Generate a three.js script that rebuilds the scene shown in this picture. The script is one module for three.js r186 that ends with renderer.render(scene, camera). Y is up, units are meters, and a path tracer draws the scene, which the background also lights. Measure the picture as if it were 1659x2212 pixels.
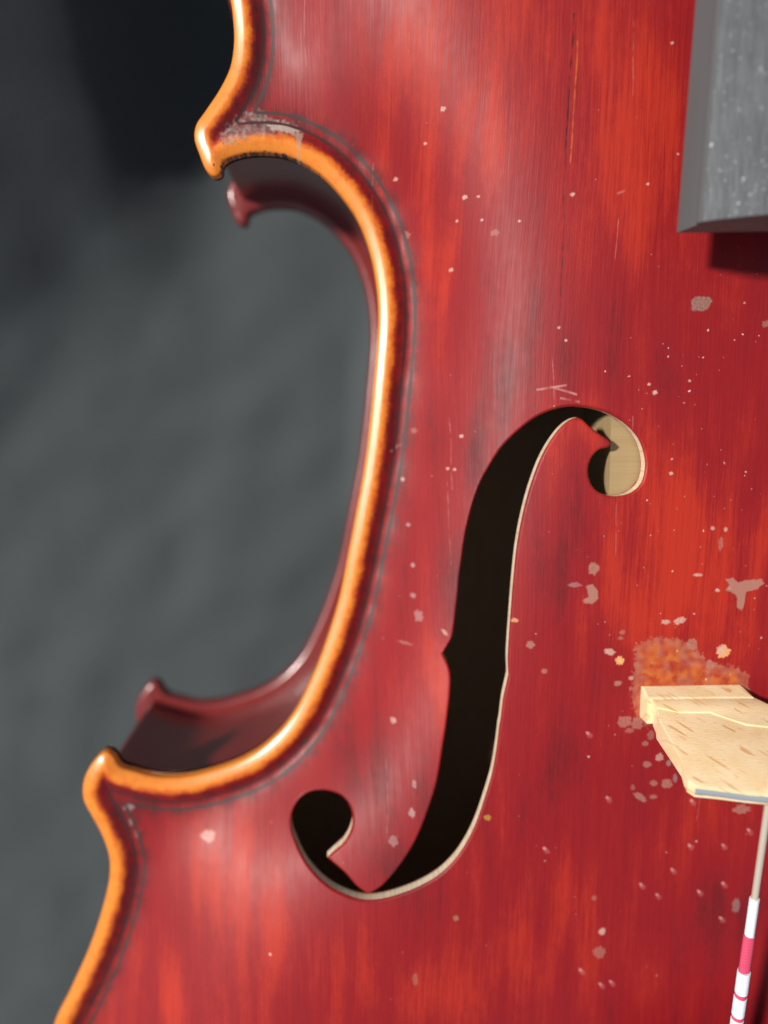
import * as THREE from 'three';
import { mergeGeometries, toCreasedNormals } from 'three/addons/utils/BufferGeometryUtils.js';
import { createNoise2D } from 'simplex-noise';

// ------------------------------------------------------------------ camera, sky, sun, exposure
// All shapes are laid out in millimetres; y = 0 is the upper edge of the belly, +z runs to the tailpiece. K turns them into metres.
const K = 0.001, EDGE = 45.6;                       // EDGE: height of the belly's edge above the cloth
const scene = new THREE.Scene();
const FOCAL = 1671, CX = 829.5, CY = 1106, CAM_H = 114;   // lens in photo pixels (1659 x 2212), camera 114 mm above the edge
const U = new THREE.Vector3(0.0536, -0.1412, 1).normalize();
const X = new THREE.Vector3(1, 0, 0).addScaledVector(U, -U.x).normalize();
const Z = new THREE.Vector3().crossVectors(X, U);
const camera = new THREE.PerspectiveCamera(2 * Math.atan(CY / FOCAL) * 180 / Math.PI, 0.75, 0.01, 10);
camera.position.set(0, (EDGE + CAM_H) * K, 0);
camera.quaternion.setFromRotationMatrix(new THREE.Matrix4().makeBasis(
  new THREE.Vector3(X.x, U.x, Z.x), new THREE.Vector3(X.y, U.y, Z.y), new THREE.Vector3(X.z, U.z, Z.z)));
camera.focus = 0.101;
camera.userData.fStop = 7.6;
camera.updateMatrixWorld();

// a soft even daylight sky, a little cooler overhead
{
  const w = 256, h = 128, d = new Float32Array(w * h * 4);
  for (let j = 0; j < h; j++) for (let i = 0; i < w; i++) {
    const el = (j + 0.5) / h * 2 - 1, k = 4 * (j * w + i);          // -1 below .. 1 overhead
    const t = Math.max(0, el), low = el < 0 ? 0.35 : 1;
    d[k] = (0.24 - 0.05 * t) * low; d[k + 1] = (0.27 - 0.04 * t) * low; d[k + 2] = (0.31 - 0.02 * t) * low; d[k + 3] = 1;
  }
  const sky = new THREE.DataTexture(d, w, h, THREE.RGBAFormat, THREE.FloatType);
  sky.mapping = THREE.EquirectangularReflectionMapping; sky.magFilter = THREE.LinearFilter; sky.minFilter = THREE.LinearFilter; sky.needsUpdate = true;
  scene.background = sky; scene.environment = sky;
}
const SUN = new THREE.Vector3(-0.94, 1, -0.31).normalize();
const sun = new THREE.DirectionalLight(new THREE.Color(1, 0.96, 0.89), 4.6);
sun.position.copy(SUN).multiplyScalar(1.2).add(new THREE.Vector3(0.03, 0.03, 0.02));
sun.target.position.set(0.03, 0.03, 0.02);
sun.castShadow = true; sun.shadow.radius = 9; sun.shadow.mapSize.set(4096, 4096);
Object.assign(sun.shadow.camera, { left: -0.35, right: 0.35, top: 0.35, bottom: -0.35, near: 0.2, far: 2.5 });
scene.add(sun, sun.target);
const renderer = new THREE.WebGLRenderer({ antialias: true });
renderer.toneMapping = THREE.LinearToneMapping;
renderer.toneMappingExposure = 1.08;
renderer.shadowMap.enabled = true;

// ------------------------------------------------------------------ helpers
let seed = 7;
const rnd = () => { seed = (seed * 1664525 + 1013904223) >>> 0; return seed / 4294967296; };
const n1 = createNoise2D(rnd), n2 = createNoise2D(rnd), n3 = createNoise2D(rnd);
const sm = (a, b, v) => { const t = Math.min(1, Math.max(0, (v - a) / (b - a))); return t * t * (3 - 2 * t); };
const mix = (a, b, t) => a + (b - a) * t;
const mix3 = (a, b, t) => [mix(a[0], b[0], t), mix(a[1], b[1], t), mix(a[2], b[2], t)];

// direction (in mm, world axes) of the ray through a photo pixel; y is normalised to -1 per mm of depth
function ray(px, py) {
  const c = new THREE.Vector3((px - CX) / FOCAL, -(py - CY) / FOCAL, -1);
  const y = c.dot(U);
  return [c.dot(X) / -y, c.dot(Z) / -y];
}
const onPlane = (px, py, y) => { const r = ray(px, py), d = CAM_H - y; return [r[0] * d, r[1] * d]; };

const MID = 60;                                     // x of the violin's centre line

// ------------------------------------------------------------------ outline of the body
const outlinePx = [
  [498, 0], [505, 50], [507, 95], [499, 150], [477, 197], [446, 244], [426, 274], [422, 303], [433, 338], [447, 371], [464, 386], [480, 380],
  [486, 356], [520, 340], [564, 335], [611, 339], [658, 358], [699, 386], [740, 430], [774, 482], [799, 550], [813, 625], [816.5, 690], [813, 755],
  [807, 824], [798, 917], [786, 1011], [769, 1105], [751, 1199], [732, 1292], [705, 1380], [678, 1450], [630, 1544], [574, 1604], [520, 1637], [462, 1658],
  [409, 1671], [349, 1673], [292, 1660], [262, 1648], [250, 1628], [231, 1618], [205, 1640], [185, 1679], [184, 1720], [203, 1758], [225, 1800], [239, 1844],
  [240, 1884], [225, 1953], [196, 2039], [154, 2133], [120, 2208]];
const left = [[MID, -165.5], [50, -165], [24, -160], [-4, -145], [-21, -120], [-24.5, -95], [-20.5, -74],
  ...outlinePx.map(([a, b]) => onPlane(a, b, -1.7)), [-47.5, 108], [-46.5, 134], [-33, 161], [0, 183], [35, 192], [MID, 193.5]];
function spline(pts, closed, step) {
  const c = new THREE.CatmullRomCurve3(pts.map(([x, z]) => new THREE.Vector3(x, 0, z)), closed, 'centripetal');
  c.arcLengthDivisions = 3000;
  return c.getSpacedPoints(Math.round(c.getLength() / step)).map((p) => [p.x, p.z]);
}
const leftCurve = spline(left, false, 0.5);
const outline = [...leftCurve, ...leftCurve.slice(1, -1).reverse().map(([x, z]) => [2 * MID - x, z])];   // anticlockwise seen from above (x right, z down)

// signed distance to closed polylines (positive inside), exact within 14 mm
class Field {
  constructor(poly, cell = 4) {
    this.p = poly; this.cell = cell; this.map = new Map(); this.rows = new Map();
    poly.forEach((a, i) => {
      const b = poly[(i + 1) % poly.length];
      const x0 = Math.floor(Math.min(a[0], b[0]) / cell), x1 = Math.floor(Math.max(a[0], b[0]) / cell);
      const z0 = Math.floor(Math.min(a[1], b[1]) / cell), z1 = Math.floor(Math.max(a[1], b[1]) / cell);
      for (let x = x0; x <= x1; x++) for (let z = z0; z <= z1; z++) { const k = x * 10007 + z; if (!this.map.has(k)) this.map.set(k, []); this.map.get(k).push(i); }
    });
  }
  inside(x, z) {
    let xs = this.rows.get(z);
    if (!xs) {
      xs = [];
      this.p.forEach((a, i) => { const b = this.p[(i + 1) % this.p.length]; if ((a[1] > z) !== (b[1] > z)) xs.push(a[0] + (z - a[1]) / (b[1] - a[1]) * (b[0] - a[0])); });
      if (this.rows.size > 4000) this.rows.clear();
      this.rows.set(z, xs);
    }
    let c = 0; for (const v of xs) if (v < x) c++;
    return c & 1;
  }
  dist(x, z, most = 14) {
    const c = this.cell, gx = Math.floor(x / c), gz = Math.floor(z / c); let best = most * most;
    for (let r = 0; r * c <= most + c; r++) {
      if (r > 0 && ((r - 1) * c) ** 2 > best) break;
      for (let i = -r; i <= r; i++) for (let j = -r; j <= r; j += (Math.abs(i) === r ? 1 : 2 * r || 1)) {
        const l = this.map.get((gx + i) * 10007 + gz + j); if (!l) continue;
        for (const k of l) {
          const a = this.p[k], b = this.p[(k + 1) % this.p.length], ux = b[0] - a[0], uz = b[1] - a[1];
          const t = Math.min(1, Math.max(0, ((x - a[0]) * ux + (z - a[1]) * uz) / (ux * ux + uz * uz || 1e-9)));
          const dx = x - a[0] - t * ux, dz = z - a[1] - t * uz, q = dx * dx + dz * dz; if (q < best) best = q;
        }
      }
    }
    return Math.sqrt(best);
  }
  sd(x, z, most = 14) { const d = this.dist(x, z, most); return this.inside(x, z) ? d : -d; }
}
const body = new Field(outline);

// ------------------------------------------------------------------ arching: a membrane over the plate, raised to a full arch
const AR = { x0: -56, z0: -172, s: 1.5, nx: 156, nz: 250 };
const phi = new Float64Array(AR.nx * AR.nz), live = [];
for (let j = 0; j < AR.nz; j++) for (let i = 0; i < AR.nx; i++) if (body.sd(AR.x0 + i * AR.s, AR.z0 + j * AR.s) > 5.2) live.push(j * AR.nx + i);
for (let it = 0; it < 900; it++) for (const k of live) {
  const v = (phi[k - 1] + phi[k + 1] + phi[k - AR.nx] + phi[k + AR.nx] + AR.s * AR.s) / 4;
  phi[k] += 1.93 * (v - phi[k]);
}
const raw = new Float64Array(AR.nx * AR.nz);
for (const k of live) raw[k] = 1 - Math.exp(-Math.pow(Math.max(0, phi[k]) / 720, 1.55));
for (let it = 0; it < 3; it++) { const o = raw.slice(); for (const k of live) raw[k] = (4 * o[k] + o[k - 1] + o[k + 1] + o[k - AR.nx] + o[k + AR.nx]) / 8; }
const B = (t) => [(1 - t) ** 3 / 6, (3 * t ** 3 - 6 * t * t + 4) / 6, (-3 * t ** 3 + 3 * t * t + 3 * t + 1) / 6, t ** 3 / 6];
function arch(x, z) {                                // bicubic B-spline over the grid, 0 .. about 1
  const u = (x - AR.x0) / AR.s, v = (z - AR.z0) / AR.s, i = Math.floor(u), j = Math.floor(v);
  if (i < 1 || j < 1 || i > AR.nx - 3 || j > AR.nz - 3) return 0;
  const a = B(u - i), b = B(v - j); let s = 0;
  for (let q = 0; q < 4; q++) for (let p = 0; p < 4; p++) s += a[p] * b[q] * raw[(j - 1 + q) * AR.nx + i - 1 + p];
  return s;
}
const RISE = 14.6;
// edge profile: rolled over at the rim, a worn slope of some 23 degrees, a crest, then the channel inside it
const BEAD = (() => {
  const t = []; let y = 0;
  for (let i = 0; i <= 220; i++) { const d = 2.2 - i * 0.01; t.push(y); if (d > 0.46) y -= 0.01 * Math.tan((d > 1.5 ? 20 * (2.2 - d) / 0.7 : 20 + 6 * (1.5 - d) / 1.05) * Math.PI / 180); else { const f = (q) => { const s = Math.min(1, 1 - q / 0.8); return -0.8 * (0.899 - Math.sqrt(Math.max(0, 1 - s * s))); }; y += f(Math.max(0, d - 0.01)) - f(d); } }
  return t;
})();
const bead = (d) => { if (d >= 1.8) return -1.0 * sm(1.8, 4.6, d); const u = (2.2 - Math.max(0, d) / 1.8 * 2.2) * 100, k = Math.min(219, u | 0); return 0.85 * mix(BEAD[k], BEAD[k + 1], u - k); };
const H = (x, z) => bead(body.sd(x, z, 6)) + RISE * arch(x, z);
function onTop(px, py) {                             // point of the belly under a photo pixel
  const r = ray(px, py); let d = CAM_H - 8;
  for (let i = 0; i < 14; i++) d += 0.8 * (CAM_H - H(r[0] * d, r[1] * d) - d);
  return [r[0] * d, r[1] * d];
}

// ------------------------------------------------------------------ f-holes, traced and laid on the belly
const c3 = ([a, b]) => [864.1 + a * 0.3646, 829.5 + b * 0.3646], c1 = ([a, b]) => [829.5 + a * 0.25, 1019.6 + b * 0.25], c5 = ([a, b]) => [561.7 + a * 0.3386, 1555.3 + b * 0.3386];
const fRuns = [                                      // smooth runs, with corners where one ends and the next begins
  [[1258, 355], [1232, 378], [1190, 387], [1150, 420], [1125, 470], [1118, 520], [1130, 580], [1165, 630], [1220, 658], [1285, 666], [1370, 645], [1430, 590], [1455, 500], [1447, 410], [1412, 320], [1350, 248],
    [1270, 192], [1180, 154], [1060, 135], [960, 140], [880, 163], [800, 203], [720, 263], [640, 338], [580, 410], [530, 490], [480, 580], [440, 685], [410, 790], [385, 905]].map(c3)
    .concat([[675, 740], [655, 890], [640, 1050], [622, 1210], [606, 1340], [590, 1430], [545, 1512], [510, 1572]].map(c1)),
  [[510, 1572], [545, 1640], [570, 1710], [580, 1800], [570, 1950], [555, 2080], [542, 2180]].map(c1).concat([[1165, 200], [1130, 400], [1080, 560], [1010, 740], [930, 880], [840, 1000], [765, 1075], [690, 1118]].map(c5)),
  [[690, 1118], [620, 1068], [540, 980], [428, 882]].map(c5),
  [[428, 882], [470, 842], [530, 790], [578, 705], [590, 630], [570, 550], [520, 490], [450, 460], [380, 452], [300, 470], [240, 520], [203, 600], [200, 680], [235, 790], [285, 893], [355, 985], [445, 1065],
    [550, 1120], [660, 1152], [770, 1148], [890, 1117], [1015, 1068], [1140, 995], [1245, 895], [1322, 780], [1382, 655], [1434, 505], [1484, 335], [1514, 160], [1530, 30]].map(c5)
    .concat([[1008, 2150], [1032, 1960], [1058, 1840], [1078, 1752]].map(c1)),
  [[1078, 1752], [1072, 1620], [1078, 1480], [1098, 1200], [1122, 900], [1156, 600]].map(c1).concat([[742, 715], [785, 570], [835, 440], [890, 340], [960, 250], [1014, 210], [1052, 197]].map(c3)),
  [[1052, 197], [1085, 212], [1130, 254], [1190, 300], [1236, 330], [1258, 355]].map(c3)];
const fHole = [];
for (const run of fRuns) fHole.push(...spline(run.map(([a, b]) => onTop(a, b)), false, 0.25).slice(0, -1));
const fHoleR = fHole.slice().reverse().map(([x, z]) => [2 * MID - x, z]);
const fields = [new Field(fHole, 3), new Field(fHoleR, 3)];
const holeDist = (x, z) => { const f = fields[x < MID ? 0 : 1]; const d = f.sd(x, z, 5); return -d; };   // positive in the wood

// ------------------------------------------------------------------ texture space of the belly: finer where the photograph looks
const UX = [[-52, 0], [70, 0.76], [172, 1]], VZ = [[-170, 0], [-70, 0.1], [100, 0.9], [198, 1]];
const warp = (t, x) => { let i = 0; while (i < t.length - 2 && x > t[i + 1][0]) i++; const [a, p] = t[i], [b, q] = t[i + 1]; return p + (x - a) / (b - a) * (q - p); };
const unwarp = (t, u) => { let i = 0; while (i < t.length - 2 && u > t[i + 1][1]) i++; const [a, p] = t[i], [b, q] = t[i + 1]; return a + (u - p) / (q - p) * (b - a); };
const uvTop = (x, z) => [warp(UX, x), warp(VZ, z)];

// ------------------------------------------------------------------ mesh builders
class Mesher {
  constructor() { this.p = []; this.n = []; this.u = []; this.i = []; }
  v(p, n, u) { this.p.push(p[0] * K, (p[1] + EDGE) * K, p[2] * K); this.n.push(...n); this.u.push(...(u || [0, 0])); return this.p.length / 3 - 1; }
  tri(a, b, c) { this.i.push(a, b, c); }
  quad(a, b, c, d) { this.i.push(a, b, c, a, c, d); }
  geo() {
    const g = new THREE.BufferGeometry();
    g.setAttribute('position', new THREE.Float32BufferAttribute(this.p, 3)); g.setAttribute('normal', new THREE.Float32BufferAttribute(this.n, 3));
    g.setAttribute('uv', new THREE.Float32BufferAttribute(this.u, 2)); g.setIndex(this.i); return g;
  }
}
const place = (g) => { g.scale(K, K, K); g.translate(0, EDGE * K, 0); return g; };     // built in mm about the edge plane
function part(name, geometry, material, parent, label) {
  const m = new THREE.Mesh(geometry, material); m.name = name; m.castShadow = m.receiveShadow = true; parent.add(m);
  if (label) m.userData.label = label;
  return m;
}
const axis = (a) => { const o = []; for (const [s, e, st] of a) for (let v = s, n = Math.round((e - s) / st), i = 0; i < n; i++) o.push(s + (e - s) * i / n); o.push(a[a.length - 1][1]); return o; };

// sheet over a grid, cut where keep() falls below 0
function cutSheet(m, xs, zs, keep, height, uv, flip) {
  const nx = xs.length, nz = zs.length, f = new Float64Array(nx * nz), id = new Int32Array(nx * nz).fill(-1), eh = new Map();
  for (let j = 0; j < nz; j++) for (let i = 0; i < nx; i++) f[j * nx + i] = keep(xs[i], zs[j]);
  const vert = (x, z) => {
    const e = 0.12, y = height(x, z), gx = (height(x + e, z) - height(x - e, z)) / (2 * e), gz = (height(x, z + e) - height(x, z - e)) / (2 * e), l = Math.hypot(gx, 1, gz) * (flip ? -1 : 1);
    return m.v([x, y, z], [-gx / l, 1 / l, -gz / l], uv(x, z));
  };
  const at = (i, j) => { const k = j * nx + i; if (id[k] < 0) id[k] = vert(xs[i], zs[j]); return id[k]; };
  const cross = (i, j, p, q) => {
    const a = j * nx + i, b = q * nx + p, key = Math.min(a, b) * 4194304 + Math.max(a, b);
    if (!eh.has(key)) {
      let x0 = xs[i], z0 = zs[j], x1 = xs[p], z1 = zs[q], t = f[a] / (f[a] - f[b]); let x = mix(x0, x1, t), z = mix(z0, z1, t);
      eh.set(key, vert(x, z));
    }
    return eh.get(key);
  };
  for (let j = 0; j < nz - 1; j++) for (let i = 0; i < nx - 1; i++) {
    const c = [[i, j], [i, j + 1], [i + 1, j + 1], [i + 1, j]], w = c.map(([p, q]) => f[q * nx + p] > 0), poly = [];
    if (!w[0] && !w[1] && !w[2] && !w[3]) continue;
    for (let k = 0; k < 4; k++) {
      const a = c[k], b = c[(k + 1) % 4];
      if (w[k]) poly.push(at(...a));
      if (w[k] !== w[(k + 1) % 4]) poly.push(cross(a[0], a[1], b[0], b[1]));
    }
    for (let k = 1; k < poly.length - 1; k++) flip ? m.tri(poly[0], poly[k + 1], poly[k]) : m.tri(poly[0], poly[k], poly[k + 1]);
  }
}
// strip along a closed polyline; rows are [inset, height]; n points into the wood
function tangents(poly, w = 2) {
  const N = poly.length;
  return poly.map((_, i) => { const a = poly[(i - w + N) % N], b = poly[(i + w) % N], l = Math.hypot(b[0] - a[0], b[1] - a[1]) || 1; return [(b[0] - a[0]) / l, (b[1] - a[1]) / l]; });
}
function rim(m, poly, side, rows, height, uv, w = 2) {
  const T = tangents(poly, w), N = poly.length, R = rows.length, first = m.p.length / 3;
  for (let i = 0; i < N; i++) {
    const nx = -T[i][1] * side, nz = T[i][0] * side, pts = rows.map(([e, y]) => { const x = poly[i][0] + nx * e, z = poly[i][1] + nz * e; return [x, height(x, z, y, e), z, e]; });
    for (let r = 0; r < R; r++) {
      const a = pts[Math.max(0, r - 1)], b = pts[Math.min(R - 1, r + 1)];
      let de = b[3] - a[3], dy = b[1] - a[1]; const l = Math.hypot(de, dy) || 1;          // profile runs from the wood outward and down
      let ne = dy / l, ny = -de / l; const s = ny < -1e-6 && r < R - 3 ? -1 : 1; ne *= s; ny *= s;
      m.v([pts[r][0], pts[r][1], pts[r][2]], [nx * ne, ny, nz * ne], uv(pts[r][0], pts[r][2]));
    }
  }
  for (let i = 0; i < N; i++) for (let r = 0; r < R - 1; r++) {
    const a = first + i * R + r, b = first + ((i + 1) % N) * R + r;
    side > 0 ? m.quad(a, b, b + 1, a + 1) : m.quad(a, a + 1, b + 1, b);
  }
}
const area = (p) => p.reduce((s, a, i) => { const b = p[(i + 1) % p.length]; return s + a[0] * b[1] - b[0] * a[1]; }, 0);
const inSide = (p) => Math.sign(area(p));            // side that makes (-tz, tx) point into the polygon

function tex(w, h, fill, srgb, wrap = THREE.ClampToEdgeWrapping) {
  const d = new Uint8Array(w * h * 4), o = [0, 0, 0];
  for (let j = 0; j < h; j++) for (let i = 0; i < w; i++) { fill(i, j, o); const k = 4 * (j * w + i); d[k] = o[0]; d[k + 1] = o[1]; d[k + 2] = o[2]; d[k + 3] = 255; }
  const t = new THREE.DataTexture(d, w, h); t.magFilter = THREE.LinearFilter; t.minFilter = THREE.LinearMipmapLinearFilter; t.generateMipmaps = true;
  t.wrapS = t.wrapT = wrap; if (srgb) t.colorSpace = THREE.SRGBColorSpace; t.needsUpdate = true; return t;
}
const enc = (v) => { v = Math.min(1, Math.max(0, v)); return 255 * (v <= 0.0031308 ? v * 12.92 : 1.055 * Math.pow(v, 1 / 2.4) - 0.055); };

// ------------------------------------------------------------------ varnish of the belly
const TW = 2048, TH = 2048;
function bellyMaps() {
  // distance to the edge on a half-millimetre grid
  const s = 0.5, nx = 452, nz = 742, D = new Float32Array(nx * nz);
  for (let j = 0; j < nz; j++) for (let i = 0; i < nx; i++) D[j * nx + i] = body.sd(-53 + i * s, -171 + j * s, 9);
  const dist = (x, z) => { const u = Math.min(nx - 2, Math.max(0, (x + 53) / s)), v = Math.min(nz - 2, Math.max(0, (z + 171) / s)), i = u | 0, j = v | 0, a = u - i, b = v - j, k = j * nx + i;
    return (D[k] * (1 - a) + D[k + 1] * a) * (1 - b) + (D[k + nx] * (1 - a) + D[k + nx + 1] * a) * b; };
  const col = new Float32Array(TW * TH * 3), rgh = new Float32Array(TW * TH), bmp = new Float32Array(TW * TH);
  const DARK = [0.105, 0.006, 0.009], RED = [0.25, 0.006, 0.009], WARM = [0.42, 0.023, 0.009], ORANGE = [0.62, 0.11, 0.007], AMBER = [0.78, 0.23, 0.018];
  // broad warmer and darker patches of the red: pixel, radius, amount
  const patches = [[1050, 180, 190, 260, .55], [880, 120, 80, 120, .45], [1390, 330, 110, 260, .75], [1330, 120, 110, 120, .35], [1480, 1250, 190, 220, .8], [1420, 1050, 120, 120, .4], [500, 1880, 110, 130, .85], [620, 2060, 150, 150, .45],
    [1180, 2000, 200, 180, .35], [380, 2180, 150, 120, .5], [950, 2130, 160, 110, .4], [900, 560, 40, 160, .35], [960, 640, 60, 130, .35], [1240, 905, 60, 60, .6], [935, 1440, 40, 120, .4], [960, 1500, 14, 120, .6], [1500, 1750, 120, 140, .3], [1350, 1560, 160, 160, .1],
    [1140, 450, 120, 130, -.3], [1120, 760, 120, 140, -.3], [1030, 1000, 70, 200, -.35], [1000, 1250, 60, 150, -.3], [840, 1700, 110, 160, -.55], [850, 1880, 60, 60, -.4], [1180, 1300, 60, 260, -.28], [1200, 1650, 140, 170, -.12], [1560, 1960, 150, 130, -.3], [1600, 2200, 110, 90, -.5], [1360, 800, 110, 120, -.2], [300, 1750, 60, 50, -.5], [1500, 120, 60, 200, -.3], [560, 140, 22, 130, -.7]]
    .map(([a, b, ra, rb, v]) => { const p = onTop(a, b); return [p[0], p[1], ra / 16, rb / 16, v]; });
  for (let j = 0; j < TH; j++) {
    const z = unwarp(VZ, (j + 0.5) / TH);
    for (let i = 0; i < TW; i++) {
      const x = unwarp(UX, (i + 0.5) / TW), k = j * TW + i, d = dist(x, z); if (d < -1.2) { col[k * 3] = ORANGE[0]; col[k * 3 + 1] = ORANGE[1]; col[k * 3 + 2] = ORANGE[2]; rgh[k] = .35; bmp[k] = .5; continue; }
      // grain runs along z
      const wx = x + 0.9 * n1(x * 0.03, z * 0.012);
      const fine = n1(wx * 5.5, z * 0.11), mid = n2(wx * 1.9 + 40, z * 0.05), hair = n3(wx * 12, z * 0.5), wide = n2(wx * 0.22, z * 0.028), fleck = n3(x * 1.1 + 9, z * 0.35), pore = n1(x * 3.1, z * 2.6);
      let t = 0.40 + 0.16 * wide + 0.05 * mid + 0.04 * fine + 0.05 * hair + 0.03 * fleck + 0.05 * pore + 0.12 * n3(x * 0.12, z * 0.05) + 0.04 * n2(x * 0.5 + 3, z * 0.22) + 0.04 * n1(x * 22, z * 0.7);
      for (const q of patches) { const a = (x - q[0]) / q[2], b = (z - q[1]) / q[3], e = a * a + b * b; if (e < 4) t += q[4] * 0.55 * Math.exp(-e * 1.1) * (1 + 0.2 * mid + 0.15 * fine); }
      let c = t < 0.4 ? mix3(DARK, RED, sm(-0.12, 0.4, t)) : mix3(RED, WARM, sm(0.4, 0.95, t));
      let r = 0.56 + 0.06 * fine + 0.02 * n2(x * 0.5, z * 0.4) + 0.04 * mid, b = 0.5 + 0.10 * mid + 0.14 * fine + 0.08 * hair;
      // spruce: a dark hard line to each year's growth
      const ring = Math.pow(0.5 + 0.5 * Math.sin(wx * 5.2 + 2.0 * n2(wx * 0.35, z * 0.006)), 5);
      c = mix3(c, DARK, 0.13 * ring * (0.5 + 0.5 * n3(wx, z * 0.1)));
      b -= 0.06 * ring;
      // thick dark varnish caught in the channel inside the edge, with streaks
      const ch = sm(2.4, 2.9, d) * (1 - sm(5.6, 7.2 + 0.8 * mid, d)) * (0.34 + 0.3 * n1(x * 0.35, z * 0.35) + 0.25 * n2(x * 1.7, z * 1.7));
      c = mix3(c, [0.06, 0.012, 0.012], Math.max(0, Math.min(0.8, ch)));
      // worn edge: bare amber wood with an uneven border
      const eb = d - 2.3 - 0.22 * n1(x * 0.25, z * 0.25) - 0.14 * n2(x * 1.1, z * 1.1) - 0.06 * n3(x * 4, z * 4);
      if (eb < 0.7) {
        const w = sm(0.35, -0.25, eb), o = mix3(ORANGE, AMBER, Math.min(1, Math.max(0, 0.35 + 0.4 * n2(x * 0.5 + 5, z * 0.5) + 0.2 * n1(x * 3, z * 3) + 0.7 * sm(-0.3, -0.9, eb + 0.2 * n3(x * 1.5, z * 1.5)))));
        const halo = sm(0.7, 0.1, eb);
        c = mix3(mix3(c, [0.42, 0.05, 0.012], 0.75 * halo), o, w); r = mix(r, 0.34, w);
      }
      col[k * 3] = c[0]; col[k * 3 + 1] = c[1]; col[k * 3 + 2] = c[2]; rgh[k] = r; bmp[k] = b;
    }
  }
  // marks: blobs with ragged outlines, chips, dust. m = [x, z, rx, rz, turn, colour, strength, roughness, relief]
  const blob = (x, z, rx, rz, turn, c, a, ro, rel, rag = 0.35) => {
    const R = Math.max(rx, rz) * 1.7 + 0.15, i0 = Math.floor(warp(UX, x - R) * TW), i1 = Math.ceil(warp(UX, x + R) * TW), j0 = Math.floor(warp(VZ, z - R) * TH), j1 = Math.ceil(warp(VZ, z + R) * TH), co = Math.cos(turn), si = Math.sin(turn), ph = rnd() * 90;
    for (let j = Math.max(0, j0); j <= Math.min(TH - 1, j1); j++) for (let i = Math.max(0, i0); i <= Math.min(TW - 1, i1); i++) {
      const px = unwarp(UX, (i + .5) / TW) - x, pz = unwarp(VZ, (j + .5) / TH) - z, u = (px * co + pz * si) / rx, v = (pz * co - px * si) / rz;
      const th = Math.atan2(v, u), e = Math.hypot(u, v) + rag * 0.55 * n1(Math.cos(th) * 1.1 + ph, Math.sin(th) * 1.1) + rag * 0.3 * n2(Math.cos(th) * 3 + ph, Math.sin(th) * 3);
      const soft = Math.min(0.5, 0.07 / Math.min(rx, rz)), w = a * sm(1 + soft, 1 - soft, e); if (w <= 0) continue;
      const k = j * TW + i, g = 1 + 0.2 * n2(px * 2.5 + ph, pz * 2.5) + 0.1 * n1(px * 8, pz * 8);
      for (let q = 0; q < 3; q++) col[k * 3 + q] = mix(col[k * 3 + q], c[q] * g, w); rgh[k] = mix(rgh[k], ro, w); bmp[k] += rel * w;
    }
  };
  const mark = (px, py, rx, ry, c, a = .9, turn = 0, rag = .4, rel = -0.45) => { const p = onTop(px, py); blob(p[0], p[1], rx / 16.2, ry / 16.2, turn, c, a, 0.6, rel, rag); };
  const poly = (pts, c, a, rag, ro = 0.6, rel = -0.4) => {
    const f = new Field(pts.map(([u, v]) => onTop(u, v)), 2), xs = f.p.map((p) => p[0]), zs = f.p.map((p) => p[1]);
    for (let j = Math.floor(warp(VZ, Math.min(...zs) - 1) * TH); j <= warp(VZ, Math.max(...zs) + 1) * TH; j++) for (let i = Math.floor(warp(UX, Math.min(...xs) - 1) * TW); i <= warp(UX, Math.max(...xs) + 1) * TW; i++) {
      const x = unwarp(UX, (i + .5) / TW), z = unwarp(VZ, (j + .5) / TH), e = f.sd(x, z, 3) + rag * n1(x * 1.3, z * 1.3) + rag * .6 * n2(x * 3.4, z * 3.4), w = sm(-0.08, 0.1, e) * (typeof a === 'function' ? a(x, z, e) : a);
      if (w <= 0) continue; const k = j * TW + i, cc = typeof c === 'function' ? c(x, z, e) : c;
      for (let q = 0; q < 3; q++) col[k * 3 + q] = mix(col[k * 3 + q], cc[q], w); rgh[k] = mix(rgh[k], ro, w); bmp[k] += rel * w;
    }
  };
  const Q = ([a, b]) => [829.5 + 0.5 * a, 1106 + 0.5 * b], T = ([a, b]) => [829.5 + 0.5 * a, 0.5 * b];
  const CHIP = [0.37, 0.165, 0.125], PALE = [0.55, 0.34, 0.28], DUST = [0.45, 0.34, 0.33], GREY = [0.27, 0.20, 0.19], HONEY = [0.75, 0.40, 0.16];
  // bared wood round the bridge foot: orange ground with pinkish flakes of old varnish round it
  poly([[1088, 575], [1180, 538], [1262, 548], [1330, 575], [1400, 645], [1520, 672], [1575, 700], [1580, 800], [1200, 830], [1140, 930], [1085, 890], [1066, 780], [1080, 660]].map(Q),
    (x, z, e) => { const v = n2(x * 0.3, z * 0.5) + 0.35 * n1(x * 1.6, z * 1.6), w = n1(x * 0.28 + 7, z * 0.28), a = mix3([0.52, 0.14, 0.03], [0.40, 0.06, 0.015], sm(0, .6, v)); return mix3(a, [0.38, 0.14, 0.10], .8 * Math.max(sm(1.3, .3, e + w), .8 * sm(.1, .5, w + .3 * v))); }, (x, z) => 0.62 + 0.3 * n1(x * .6, z * .6), 0.35);
  poly([[1475, 290], [1505, 284], [1532, 305], [1560, 294], [1632, 290], [1642, 308], [1612, 334], [1564, 345], [1556, 400], [1546, 426], [1524, 415], [1524, 365], [1500, 345], [1474, 340], [1490, 315]].map(Q), CHIP, 0.92, 0.07);
  poly([[1325, 1300], [1345, 1280], [1405, 1282], [1418, 1300], [1400, 1335], [1372, 1345], [1330, 1342]].map(T), (x, z) => mix3([0.3, 0.2, 0.17], [0.22, 0.08, 0.06], .5 + .5 * n2(x * 3, z * 3)), 0.85, 0.06);
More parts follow.
